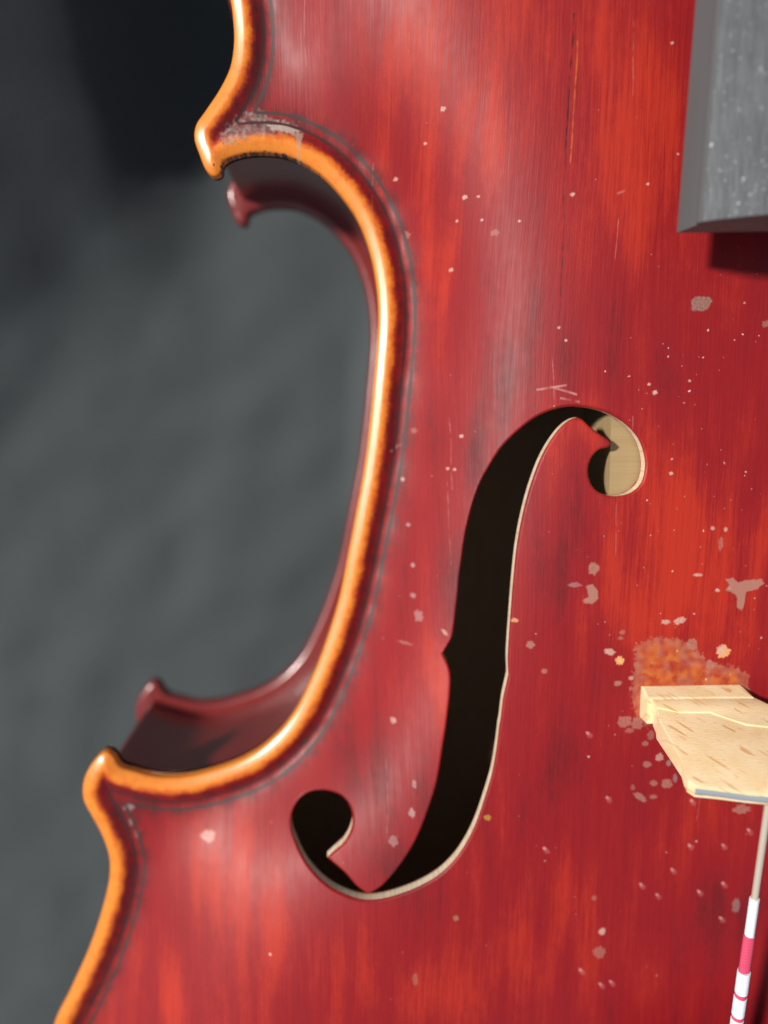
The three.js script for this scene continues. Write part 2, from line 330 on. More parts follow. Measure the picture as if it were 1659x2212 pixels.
  poly([[872, 318], [900, 312], [925, 340], [925, 375], [900, 398], [862, 392], [858, 380], [885, 365]].map(Q), CHIP, 0.9, 0.06);
  for (const [a, b, rx, ry, c, al, turn] of [[905, 245, 24, 27, CHIP], [1455, 135, 11, 32, CHIP, .6], [1420, 70, 9, 9, PALE], [1476, 76, 8, 10, PALE], [1356, 272, 20, 7, PALE], [1440, 338, 10, 8, PALE, 1], [1217, 475, 19, 10, PALE], [1277, 470, 25, 15, PALE, .9, -.3],
    [632, 573, 19, 17, CHIP], [692, 688, 13, 11, CHIP, .8], [975, 603, 26, 14, PALE, .9, .3], [1018, 642, 18, 20, HONEY, 1], [1010, 740, 18, 12, CHIP], [1066, 718, 10, 8, PALE], [1330, 572, 24, 26, CHIP, .8], [1466, 604, 30, 30, HONEY, .9], [1455, 596, 20, 22, PALE, .8], [1408, 660, 20, 20, CHIP, .8], [1030, 520, 12, 10, CHIP, .7], [1022, 545, 12, 8, CHIP, .6],
    [1040, 905, 34, 28, CHIP, .75], [1092, 915, 26, 26, CHIP, .75], [1060, 945, 18, 12, CHIP, .6], [1152, 965, 16, 22, CHIP, .55], [1128, 1000, 14, 12, CHIP, .7], [1190, 1060, 18, 20, PALE, .7], [1136, 1090, 20, 16, CHIP, .75], [1230, 1085, 10, 14, GREY], [1165, 1170, 18, 14, CHIP, .75], [1222, 1172, 24, 24, CHIP, .8], [1106, 1232, 34, 15, CHIP, .8, .6], [1164, 1230, 18, 10, CHIP, .7], [1075, 1190, 10, 14, CHIP, .5], [1258, 1150, 10, 20, GREY, .7],
    [1545, 1284, 38, 22, CHIP, .8], [942, 1812, 16, 18, PALE, .9, .5], [930, 1902, 28, 30, CHIP, .6], [908, 1668, 12, 12, CHIP, .6], [135, 2020, 13, 32, CHIP, .45], [310, 1755, 13, 13, [.3, .2, .12], .7], [1520, 1700, 18, 36, GREY, .6], [448, 1320, 16, 13, [.42, .25, .03], .8], [40, 900, 14, 14, PALE, .7], [120, 1300, 14, 20, DUST, .6], [130, 1175, 10, 18, DUST, .5], [40, 1420, 20, 26, DUST, .35],
    [125, 230, 9, 10, DUST, .7], [105, 55, 9, 8, DUST, .7], [90, 565, 30, 7, CHIP, .6], [262, 520, 16, 8, PALE, .7, .8], [150, 450, 20, 26, DUST, .4], [125, 360, 12, 12, DUST, .5], [825, 315, 26, 12, DUST, .35], [565, 468, 14, 10, HONEY, .7]]) { const p = Q([a, b]); mark(p[0], p[1], rx / 2, ry / 2, c, (al ?? .9) * .85, turn ?? 0); }
  for (const [a, b, r] of [[350, 852, 10], [408, 848, 6], [815, 840, 9], [315, 955, 6], [290, 1166, 9], [480, 1005, 15], [1170, 1696, 11], [785, 1470, 6], [178, 620, 6], [255, 470, 10], [1140, 795, 6], [1270, 665, 5], [1245, 185, 6], [1240, 2045, 9], [335, 1884, 9], [275, 2025, 7], [305, 2028, 7], [130, 1860, 14], [80, 2070, 10], [755, 1415, 6], [1650, 1400, 16], [1320, 1645, 6], [95, 1015, 18], [50, 775, 9], [585, 955, 6], [1145, 1660, 7]]) { const p = T([a, b]); mark(p[0], p[1], r / 2, r / 2 * 0.9, r > 12 ? CHIP : PALE, r > 12 ? .55 : .85, 0, .5); }
  // flecks shaped like little sparks, then fine dust
  for (const [a, b] of [[1575, 1375], [1320, 1440], [1465, 1440], [1465, 1605], [1360, 1640], [1180, 1655], [1110, 1610], [1455, 1755], [695, 1455], [1245, 1545], [935, 2040], [850, 1980], [980, 2030], [1330, 1248], [965, 1235], [880, 955]]) { const p = Q([a, b]); mark(p[0], p[1], 5, 3.2, [.6, .3, .28], .75, .8, .6); mark(p[0] + 4, p[1] + 5, 7, 6, [.42, .1, .1], .45, .8, .5); }
  for (const [a, b, rx, ry, c, al] of [[450, 1806, 19, 13, [.55, .28, .24], .85], [277, 1743, 13, 12, GREY, .8], [283, 1775, 5, 10, GREY, .7], [297, 1800, 6, 14, GREY, .5], [232, 2280, 9, 16, DUST, .4]]) mark(a, b, rx, ry, c, al);
  // grey dirt caked in the upper corner, and a run of old glue across the edge
  poly([[476, 292], [500, 262], [535, 240], [560, 236], [590, 258], [640, 268], [648, 292], [600, 288], [540, 296], [500, 312], [482, 310]], (x, z) => mix3([.10, .08, .075], [.34, .29, .25], .5 + .5 * n2(x * .9, z * .9) + .3 * n1(x * 4, z * 4)), (x, z) => .55 + .4 * n1(x * 1.4, z * 1.4), .5, .8, .1);
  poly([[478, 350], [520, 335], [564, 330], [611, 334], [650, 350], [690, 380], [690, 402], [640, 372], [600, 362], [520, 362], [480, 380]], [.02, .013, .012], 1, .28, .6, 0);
  poly([[636, 286], [655, 288], [650, 310], [646, 335], [652, 360], [640, 360], [643, 335], [641, 310]], [.42, .27, .2], .75, .08, .5, .15);
  poly([[575, 268], [600, 262], [640, 272], [655, 284], [630, 288], [585, 280]], [.48, .38, .32], .7, .2, .7, .15);
  for (let i = 0; i < 120; i++) { const x = -30 + rnd() * 96, z = -62 + rnd() * 150, s = 0.035 + 0.08 * Math.pow(rnd(), 4); blob(x, z, s * (1 + rnd() * .8), s * (1 + rnd()), rnd() * 3, rnd() < .5 ? DUST : [.75, .62, .58], 0.35 + 0.6 * rnd(), .7, .12, .4); }
  for (let i = 0; i < 100; i++) { const p = onTop(1300 + rnd() * 359, 700 + rnd() * 900), s = 0.04 + 0.07 * Math.pow(rnd(), 4); blob(p[0], p[1], s, s * (1 + rnd()), rnd() * 3, [.75, .62, .58], 0.5 + 0.5 * rnd(), .7, .12, .4); }
  // scratches: thin pale hairs along the grain, and a dark check in the wood
  const line = (a, b, w, c, al, rel) => { const L = Math.hypot(b[0] - a[0], b[1] - a[1]), n = Math.ceil(L / 0.12); for (let i = 0; i <= n; i++) { const t = i / n, q = al * (0.55 + 0.6 * n1(t * L * 0.5, a[0])); if (q > 0.05) blob(mix(a[0], b[0], t) + 0.12 * n2(t * L * .12, a[1]), mix(a[1], b[1], t), w, 0.16, 0, c, Math.min(1, q), .6, rel / 3, 0); } };
  for (let i = 0; i < 24; i++) { const x = -8 + rnd() * 72, z = -58 + rnd() * 130, l = 3 + 9 * rnd(); line([x, z], [x + rnd() - .5, z + l], 0.05, rnd() < .5 ? [.5, .22, .2] : [.07, .008, .01], 0.28, -.1); }
  line(onTop(1240, 30), onTop(1222, 330), 0.11, [.05, .004, .006], .9, -.3); line(onTop(1222, 330), onTop(1212, 640), 0.08, [.06, .004, .006], .7, -.3);
  line(onTop(1248, 90), onTop(1232, 350), 0.10, [.5, .09, .02], .6, .1);
  for (const [a, b, c, d] of [[868, 960, 845, 975], [862, 940, 850, 990], [1190, 835, 1245, 852], [1160, 842, 1225, 832], [1210, 860, 1250, 868], [1330, 420, 1350, 412]]) line(onTop(a, b), onTop(c, d), 0.06, [.55, .3, .27], .6, -.1);
  const clearcoatMap = tex(1024, 1024, (i, j, o) => { const d = dist(unwarp(UX, (i + .5) / 1024), unwarp(VZ, (j + .5) / 1024)); o[0] = o[1] = o[2] = 255 * (0.06 + 0.94 * sm(2.4, 1.8, d)); });
  const map = tex(TW, TH, (i, j, o) => { const k = (j * TW + i) * 3; o[0] = enc(col[k]); o[1] = enc(col[k + 1]); o[2] = enc(col[k + 2]); }, true);
  const roughnessMap = tex(TW, TH, (i, j, o) => { o[0] = o[1] = o[2] = 255 * Math.min(1, Math.max(.05, rgh[j * TW + i])); });
  const bumpMap = tex(TW, TH, (i, j, o) => { o[0] = o[1] = o[2] = 255 * Math.min(1, Math.max(0, bmp[j * TW + i])); });
  return { map, roughnessMap, bumpMap, clearcoatMap };
}

// wood textures, uv in metres; grain runs along v
function woodMaps(a, b, c, seedX) {
  const map = tex(512, 512, (i, j, o) => {
    const x = i / 512 * 40, y = j / 512 * 40, t = 0.5 + 0.28 * n1(x * 2.2 + seedX, y * 0.12) + 0.2 * n2(x * 5 + seedX, y * 0.4) + 0.14 * n3(x * 0.4, y * 0.08 + seedX), f = Math.max(0, n3(x * 1.3 + seedX, y * 4.2) - 0.35);
    const q = mix3(mix3(a, b, t), c, Math.min(1, f * 0.9)); o[0] = enc(q[0]); o[1] = enc(q[1]); o[2] = enc(q[2]);
  }, true, THREE.MirroredRepeatWrapping);
  const bumpMap = tex(512, 512, (i, j, o) => { const x = i / 512 * 40, y = j / 512 * 40; o[0] = o[1] = o[2] = 128 + 60 * n1(x * 5 + seedX, y * 0.5) + 40 * n2(x * 11, y * 1.5); }, false, THREE.MirroredRepeatWrapping);
  for (const t of [map, bumpMap]) t.repeat.set(25, 25);
  return { map, bumpMap };
}

const M = {
  belly: new THREE.MeshPhysicalMaterial({ ...bellyMaps(), roughness: 1, bumpScale: 0.00004, specularIntensity: 0.7, ior: 1.46, clearcoat: 1, clearcoatRoughness: 0.31 }),
  pale: new THREE.MeshStandardMaterial({ ...woodMaps([.62, .42, .2], [.72, .54, .30], [.5, .3, .13], 3), roughness: .75, bumpScale: 0.00004 }),
  aged: new THREE.MeshStandardMaterial({ ...woodMaps([.30, .20, .09], [.40, .28, .14], [.24, .15, .06], 23), roughness: .75, bumpScale: 0.00004 }),
  bare: new THREE.MeshStandardMaterial({ ...woodMaps([.62, .48, .32], [.76, .64, .48], [.36, .22, .12], 13), roughness: .7, bumpScale: 0.00004 }),
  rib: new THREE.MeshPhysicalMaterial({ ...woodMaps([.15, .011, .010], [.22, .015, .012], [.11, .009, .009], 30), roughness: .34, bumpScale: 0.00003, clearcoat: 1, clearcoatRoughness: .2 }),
  purfling: new THREE.MeshPhysicalMaterial({ color: new THREE.Color(0.05, 0.012, 0.012), roughness: .6 }),
};

// ------------------------------------------------------------------ the cloth under the violin
{
  const g = new THREE.PlaneGeometry(1.4, 1.4, 280, 280); g.rotateX(-Math.PI / 2);
  const p = g.attributes.position, foldA = onPlane(430, 420, -EDGE - 50), foldB = onPlane(0, 860, -EDGE - 50);
  const foldN = [foldB[1] - foldA[1], -(foldB[0] - foldA[0])], fl = -Math.hypot(...foldN); foldN[0] /= fl; foldN[1] /= fl;
  for (let i = 0; i < p.count; i++) {
    const x = p.getX(i) / K, z = p.getZ(i) / K;
    let y = 0.9 * n1(x * 0.014, z * 0.011) + 0.5 * n2(x * 0.035, z * 0.03);
    const under = Math.hypot((x - MID) / 110, (z - 14) / 185);          // it lies flat under the belly of the back
    y *= sm(0.55, 0.95, under);
    y += 0.9 * n1(x * 0.04, z * 0.045) + 0.35 * n2(x * 0.09, z * 0.08);
    y -= 58 * sm(0.30, 0.52, under);                                     // and hangs well below it at the sides
    // beside the upper bout an added drape rises, shaped to darken that corner
    const rise = ((x - foldA[0]) * foldN[0] + (z - foldA[1]) * foldN[1]) / 12;
    y += 11 * Math.log(1 + Math.exp(Math.min(rise, 6.5))) * sm(-26, -58, x);
    p.setY(i, y * K);
  }
  g.computeVertexNormals();
  const map = tex(512, 512, (i, j, o) => { const w = 0.5 + 0.5 * Math.sin(i * Math.PI / 4) * Math.sin(j * Math.PI / 4), f = n1(i * 0.6, j * 0.6), v = 0.054 * (1 + 0.25 * w + 0.25 * f + 0.10 * n2(i * 0.05, j * 0.05) + 0.0); o[0] = enc(v * 0.86); o[1] = enc(v * 1.0); o[2] = enc(v * 1.06); }, true, THREE.RepeatWrapping);
  map.repeat.set(28, 28);
  const cloth = part('backdrop_cloth', g, new THREE.MeshPhysicalMaterial({ map, roughness: .95, sheen: .6, sheenRoughness: .6, sheenColor: new THREE.Color(.35, .4, .42) }), scene);
  cloth.userData = { kind: 'structure', label: 'dark charcoal cloth spread under the violin', category: 'cloth' };
}

// ------------------------------------------------------------------ the violin
const violin = new THREE.Group(); violin.name = 'violin'; scene.add(violin);
violin.userData = { label: 'worn red varnished violin lying face up on dark cloth', category: 'violin' };

const xsTop = axis([[-52, -48, 2], [-48, 70, 0.36], [70, 172, 1.5]]), zsTop = axis([[-169, -66, 1.5], [-66, 98, 0.36], [98, 198, 1.5]]);
const keepTop = (x, z) => Math.min(body.sd(x, z, 6) - 1.0, holeDist(x, z) - 0.36);
const topMesh = new Mesher();
cutSheet(topMesh, xsTop, zsTop, keepTop, H, uvTop);
rim(topMesh, outline, inSide(outline), [[1.5, 0], [1.0, 0], [0.7, 0], [0.45, 0], [0.3, 0], [0.18, 0], [0.08, 0], [0.02, 0], [0, -1.6], [0, -2.5], [0.12, -3.2], [0.5, -3.75], [1.1, -3.9], [4, -3.9]],
  (x, z, y, e) => y === 0 ? bead(e) - (e > 1.2 ? 0.05 : 0.006) : y, uvTop, 3);
for (const f of [fHole, fHoleR]) rim(topMesh, f, -inSide(f), [[0.62, 0.03], [0.36, 0.008], [0.2, 0.05], [0.08, 0.14], [0.0, 0.3]], (x, z, y) => H(x, z) - y, uvTop, 2);
const xsLow = axis([[-52, 172, 1.4]]), zsLow = axis([[-169, 198, 1.4]]);
cutSheet(topMesh, xsLow, zsLow, (x, z) => Math.min(body.sd(x, z, 6) - 2, holeDist(x, z) - 0.05), (x, z) => RISE * arch(x, z) - 1 - 1.95 - 0.5 * sm(0.3, 5, holeDist(x, z)) - 0.4 * sm(6, 3, body.sd(x, z, 8)), uvTop, true);
const top = part('top_plate', topMesh.geo(), M.belly, violin, 'arched red varnished spruce front with worn amber edge and f-shaped openings');

for (const f of [fHole, fHoleR]) {
  const m = new Mesher();
  rim(m, f, -inSide(f), [[0.0, 0.3], [0.0, 0.6], [0, 1.1], [0, 1.6], [0.05, 1.9], [0.3, 1.95]], (x, z, y) => H(x, z) - y, (x, z) => [x * K, z * K], 2);
  part('f_hole_edge', m.geo(), M.bare, top, 'pale bare wood inside the f-shaped opening');
}

// lines at a constant distance from the edge
function contour(level, s = 0.6) {
  const nx = Math.ceil(226 / s), nz = Math.ceil(370 / s), f = new Float32Array(nx * nz), seg = new Map();
  for (let j = 0; j < nz; j++) for (let i = 0; i < nx; i++) f[j * nx + i] = body.sd(-53 + i * s, -172 + j * s, 9) - level;
  const P = (i, j, p, q) => { const a = f[j * nx + i], b = f[q * nx + p], t = a / (a - b); return { k: `${Math.min(j * nx + i, q * nx + p)}_${Math.max(j * nx + i, q * nx + p)}`, p: [-53 + s * mix(i, p, t), -172 + s * mix(j, q, t)] }; };
  for (let j = 0; j < nz - 1; j++) for (let i = 0; i < nx - 1; i++) {
    const c = [[i, j], [i, j + 1], [i + 1, j + 1], [i + 1, j]], w = c.map(([p, q]) => f[q * nx + p] > 0), out = [], into = [];
    for (let k = 0; k < 4; k++) { const a = w[k], b = w[(k + 1) % 4]; if (a && !b) out.push(P(...c[k], ...c[(k + 1) % 4])); if (!a && b) into.push(P(...c[k], ...c[(k + 1) % 4])); }
    out.forEach((o, n) => seg.set(o.k, { p: o.p, next: into[n].k }));
  }
  let best = [];
  while (seg.size) { let k = seg.keys().next().value; const loop = []; while (seg.has(k)) { const e = seg.get(k); loop.push(e.p); seg.delete(k); k = e.next; } if (loop.length > best.length) best = loop; }
  return best;
}
for (const [lev, w] of [[4.05, 0.21], [5.35, 0.24]]) {                    // two dark inlaid lines
  const c = contour(lev), T = tangents(c, 1), m = new Mesher(), N = c.length, y = (x, z) => H(x, z) + 0.012;
  c.forEach(([x, z], i) => { const nx = -T[i][1], nz = T[i][0], j = 1 + 0.35 * n1(x * .3, z * .3); for (const e of [-w * j, w * j]) { const a = x + nx * e, b = z + nz * e, h = 0.1, gx = (H(a + h, b) - H(a - h, b)) / (2 * h), gz = (H(a, b + h) - H(a, b - h)) / (2 * h), l = Math.hypot(gx, 1, gz); m.v([a, y(a, b), b], [-gx / l, 1 / l, -gz / l]); } });
  const s = area(c) < 0;
  for (let i = 0; i < N; i++) { const a = 2 * i, b = 2 * ((i + 1) % N); m.quad(a, a + 1, b + 1, b); }
  part('purfling', m.geo(), M.purfling, top, 'thin dark inlaid line following the edge of the front');
}

// ribs
{
  const c = contour(2.5), inner = contour(3.7), m = new Mesher();
  const wall = (p, y0, y1, sgn) => { const T = tangents(p, 1), N = p.length, o = m.p.length / 3, si = inSide(p); let s = 0;
    p.forEach(([x, z], i) => { const nx = T[i][1] * si * sgn, nz = -T[i][0] * si * sgn; if (i) s += Math.hypot(x - p[i - 1][0], z - p[i - 1][1]); for (let q = 0; q <= 4; q++) m.v([x, mix(y0, y1, q / 4), z], [nx, 0, nz], [mix(y0, y1, q / 4) * K, s * K]); });
    for (let i = 0; i < N; i++) for (let q = 0; q < 4; q++) { const a = o + i * 5 + q, b = o + ((i + 1) % N) * 5 + q; m.quad(a, b, b + 1, a + 1); } };
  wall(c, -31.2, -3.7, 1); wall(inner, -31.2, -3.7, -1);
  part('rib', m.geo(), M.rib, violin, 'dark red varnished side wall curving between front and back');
}
// back: same outline, arched downward
{
  const m = new Mesher(), low = (x, z) => -34.4 - 11.1 * arch(x, z), up = (x, z) => -31 - 11.2 * Math.max(0, arch(x, z));
  cutSheet(m, xsLow, zsLow, (x, z) => body.sd(x, z, 6) - 1.0, up, (x, z) => [x * K, z * K]);
  const inn = m; const backIn = inn.geo();
  const m2 = new Mesher();
  cutSheet(m2, xsLow, zsLow, (x, z) => body.sd(x, z, 6) - 1.0, low, (x, z) => [x * K, z * K], true);
  rim(m2, outline, inSide(outline), [[3.2, -30.99], [1.0, -30.98], [0.45, -31.15], [0.12, -31.6], [0, -32.2], [0, -33.2], [0.15, -33.9], [0.5, -34.3], [1.2, -34.42]], (x, z, y) => y, (x, z) => [x * K, z * K], 3);
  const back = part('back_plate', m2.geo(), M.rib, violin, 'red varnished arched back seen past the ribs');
  part('inner_face', backIn, M.pale, back, 'bare pale wood inside the body, glimpsed through the f-shaped openings');
}
// bass bar under the front
{
  const m = new Mesher(), z0 = -125, z1 = 140, n = 80;
  for (let i = 0; i <= n; i++) { const z = mix(z0, z1, i / n), x = 38.9 + 0.006 * (z - 5), t = Math.sin(Math.PI * i / n), y = RISE * arch(x, z) - 3.4, d = 2 + 11 * Math.pow(t, 1.3);
    for (const [a, b] of [[-2.6, 0], [-2.4, -d], [2.4, -d], [2.6, 0]]) m.v([x + a, y + b, z], [Math.sign(a) * .9, b ? -.4 : 0, 0], [(y + b) * K, z * K]); }
  for (let i = 0; i < n; i++) for (let q = 0; q < 4; q++) { const a = i * 4, b = a + q, c = a + (q + 1) % 4; m.quad(b, c, c + 4, b + 4); }
  const bg = m.geo(); bg.deleteAttribute('normal');
  part('bass_bar', toCreasedNormals(bg, .5), M.aged, violin, 'pale wooden bar glued under the front');
}

// ------------------------------------------------------------------ fingerboard and neck
const ebonyMaps = (() => {
  const W = 1024, h = new Float32Array(W * W).fill(0.5), sp = new Float32Array(W * W);
  for (let j = 0; j < W; j++) for (let i = 0; i < W; i++) h[j * W + i] += 0.12 * n1(i * 0.05, j * 0.006) + 0.10 * n2(i * 0.2, j * 0.02) + 0.06 * n3(i * 0.4, j * 0.3);
  const dot = (x, y, r, a, b) => { for (let j = Math.floor(y - r * b); j <= y + r * b; j++) for (let i = Math.floor(x - r); i <= x + r; i++) { const u = (i - x) / r, v = (j - y) / (r * b), w = a * sm(1.1, 0.5, Math.hypot(u + v * .3, v)); const k = ((j + W) % W) * W + (i + W) % W; sp[k] = Math.max(sp[k], w); h[k] += w * .35; } };
  for (let i = 0; i < 9000; i++) { const y = Math.pow(rnd(), 1.0) * W; dot(rnd() * W, y, 0.7 + 1.0 * Math.pow(rnd(), 5), .1 + .9 * Math.pow(rnd(), 3), 1 + rnd() * 1.2); }
  const map = tex(W, W, (i, j, o) => { const v = 0.052 + 0.008 * n1(i * 0.04, j * 0.01) + 0.008 * n2(i * .02, j * .02), w = 0.55 * sp[j * W + i]; o[0] = enc(v * .90 + w); o[1] = enc(v + w); o[2] = enc(v * 1.14 + w * .93); }, true, THREE.RepeatWrapping);
  const bumpMap = tex(W, W, (i, j, o) => { o[0] = o[1] = o[2] = 255 * Math.min(1, Math.max(0, h[j * W + i])); }, false, THREE.RepeatWrapping);
  for (const t of [map, bumpMap]) t.repeat.set(12, 12);
  return { map, bumpMap };
})();
M.ebony = new THREE.MeshPhysicalMaterial({ ...ebonyMaps, roughness: .42, bumpScale: 0.00005, ior: 1.7 });
M.ebonySide = new THREE.MeshStandardMaterial({ color: new THREE.Color(.085, .08, .083), roughness: .36 });
M.ebonyEnd = new THREE.MeshStandardMaterial({ ...(() => { const f = (i, j) => n1(i * .5, j * .5) + .7 * n2(i * .21, j * .21); return {
  map: tex(256, 256, (i, j, o) => { const q = f(i, j), v = .15 + .09 * q + .9 * Math.max(0, q - .7); o[0] = enc(v * 1.05); o[1] = enc(v * .96); o[2] = enc(v * .86); }, true, THREE.RepeatWrapping),
  bumpMap: tex(256, 256, (i, j, o) => { o[0] = o[1] = o[2] = 128 + 70 * f(i, j); }, false, THREE.RepeatWrapping) }; })(), roughness: .5, bumpScale: 0.00025 });
for (const t of [M.ebonyEnd.map, M.ebonyEnd.bumpMap]) t.repeat.set(60, 60);
M.tail = new THREE.MeshStandardMaterial({ color: new THREE.Color(.02, .02, .02), roughness: .3 });
{
  // cross-section at the bridge end: sides 4.3 mm high, playing face with a 42 mm radius; it narrows and drops toward the nut
  const zEnd = (() => { const b = onPlane(1462, 503, 21.5); return b[1]; })(), L = 268, drop = 0;
  const wEnd = MID - onPlane(1462, 503, 21.5)[0], N = 40, ring = [];
  const sect = (t) => {                              // t 0 at the bridge end .. 1 at the nut
    const w = mix(wEnd, 12, t), pts = [], yb = 21.5 - drop * L * t, side = mix(4.0, 4.0, t), R = 42, a0 = Math.asin((w - 0.74) / R), yc = yb + side - R * Math.cos(a0), rr = 0.35;
    pts.push([-w, yb, 0]); pts.push([-w + 0.12, yb + 0.3, 0]); pts.push([-w + 0.85, yb + 2.45, 0]); pts.push([-w + 1.05, yb + 2.7, 0]); pts.push([-w + 0.72, yb + side - rr, 0]);
    for (let i = 0; i <= N; i++) { const a = mix(-a0 + 0.010, a0 - 0.010, i / N); pts.push([R * Math.sin(a), yc + R * Math.cos(a) - (i === 0 || i === N ? 0.05 : 0), 1]); }
    pts.push([w - 0.73, yb + side - rr, 0]); pts.push([w - 0.62, yb + 2.5, 0]); pts.push([w, yb, 0]); pts.push([0, yb + 1.5, 0]);
    return pts;
  };
  const build = (sel) => {
    const m = new Mesher(), S = 120, P = sect(0).length;
    for (let s = 0; s <= S; s++) { const t = s / S, z = zEnd - L * t, q = sect(t); for (let k = 0; k < P; k++) m.v([MID + q[k][0], q[k][1], z + (q[k][1] - 21.5 + drop * L * t) * -0.09], [0, 1, 0], [(MID + q[k][0]) * K, z * K]); }
    for (let s = 0; s < S; s++) for (let k = 0; k < P; k++) { const isTop = k >= 5 && k < 5 + N; if (isTop !== !!sel) continue; const a = s * P + k, b = s * P + (k + 1) % P; m.quad(a, b, b + P, a + P); }
    if (sel === 2) { // rough end grain
      m.i.length = 0;
      const q = sect(0), c = m.v([MID, 24, zEnd + (24 - 21.5) * -0.09], [0, 0, 1], [0, 0]), ids = q.map(([x, y]) => m.v([MID + x, y, zEnd - (y - 21.5) * 0.09], [0, 0, 1], [x * K, y * K]));
      for (let k = 0; k < P; k++) m.tri(c, ids[(k + 1) % P], ids[k]);
    }
    const g = m.geo(); g.deleteAttribute('normal'); return toCreasedNormals(g, 0.5);
  };
  const fb = part('fingerboard', build(true), M.ebony, violin, 'grey dusty ebony fingerboard with rosin specks');
  part('fingerboard_side', build(false), M.ebonySide, fb, 'smooth grey bevelled side of the fingerboard');
  part('fingerboard_end', build(2), M.ebonyEnd, fb, 'rough speckled cut end of the fingerboard');
  // neck under it, from the body to the nut
  const m = new Mesher(), S = 30;
  for (let s = 0; s <= S; s++) { const t = s / S, z = mix(-162, zEnd - L, t), tt = (zEnd - z) / L, w = mix(wEnd, 12, tt) - 0.2, yb = 21.5 - drop * L * tt, dp = mix(24, 13, sm(0, 0.25, t)); for (let k = 0; k <= 16; k++) { const a = Math.PI * k / 16; m.v([MID - w * Math.cos(a), yb - 0.05 - dp * Math.sin(a), z], [-Math.cos(a), -Math.sin(a), 0], [k * .002, z * K]); } }
  for (let s = 0; s < S; s++) for (let k = 0; k < 16; k++) { const a = s * 17 + k; m.quad(a, a + 17, a + 18, a + 1); }
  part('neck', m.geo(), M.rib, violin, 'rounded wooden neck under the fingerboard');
}

// ------------------------------------------------------------------ bridge
const mapleMaps = (() => {
  const f = (i, j) => { const x = i / 1024 * 44, y = j / 1024 * 44; return { fl: Math.max(0, n1((x - y) * 0.62 + 3, (x + y) * 0.09) - 0.45) * 2.6 * sm(-.3, .3, n3(x * .3, y * .3)), g: n2(x * 0.5, y * 5), s: n3(x * 1.2, y * 9), b: n2(x * 0.2, y * 0.25), dk: Math.max(0, n3(x * 0.8 + 20, y * 2.5) - 0.6) }; };
  const map = tex(1024, 1024, (i, j, o) => { const q = f(i, j); let c = mix3([.80, .58, .31], [.88, .70, .44], .5 + .4 * q.b + .22 * q.g + .12 * q.s); c = mix3(c, [.62, .27, .09], Math.min(.7, q.fl)); c = mix3(c, [.35, .2, .1], q.dk * .8); o[0] = enc(c[0]); o[1] = enc(c[1]); o[2] = enc(c[2]); }, true, THREE.RepeatWrapping);
  const bumpMap = tex(1024, 1024, (i, j, o) => { const q = f(i, j); o[0] = o[1] = o[2] = 128 + 40 * q.g + 30 * q.s; }, false, THREE.RepeatWrapping);
  for (const t of [map, bumpMap]) t.repeat.set(1000 / 44, 1000 / 44);
  return { map, bumpMap };
})();
M.maple = new THREE.MeshPhysicalMaterial({ ...mapleMaps, roughness: .55, bumpScale: 0.00005 });
M.crown = new THREE.MeshStandardMaterial({ color: new THREE.Color(.30, .33, .36), roughness: .5 });
const foot0 = onTop(1385, 1482), yFoot = H(foot0[0] + 3, foot0[1] + 2), crownP = onPlane(1489, 1716, yFoot + 15.5);
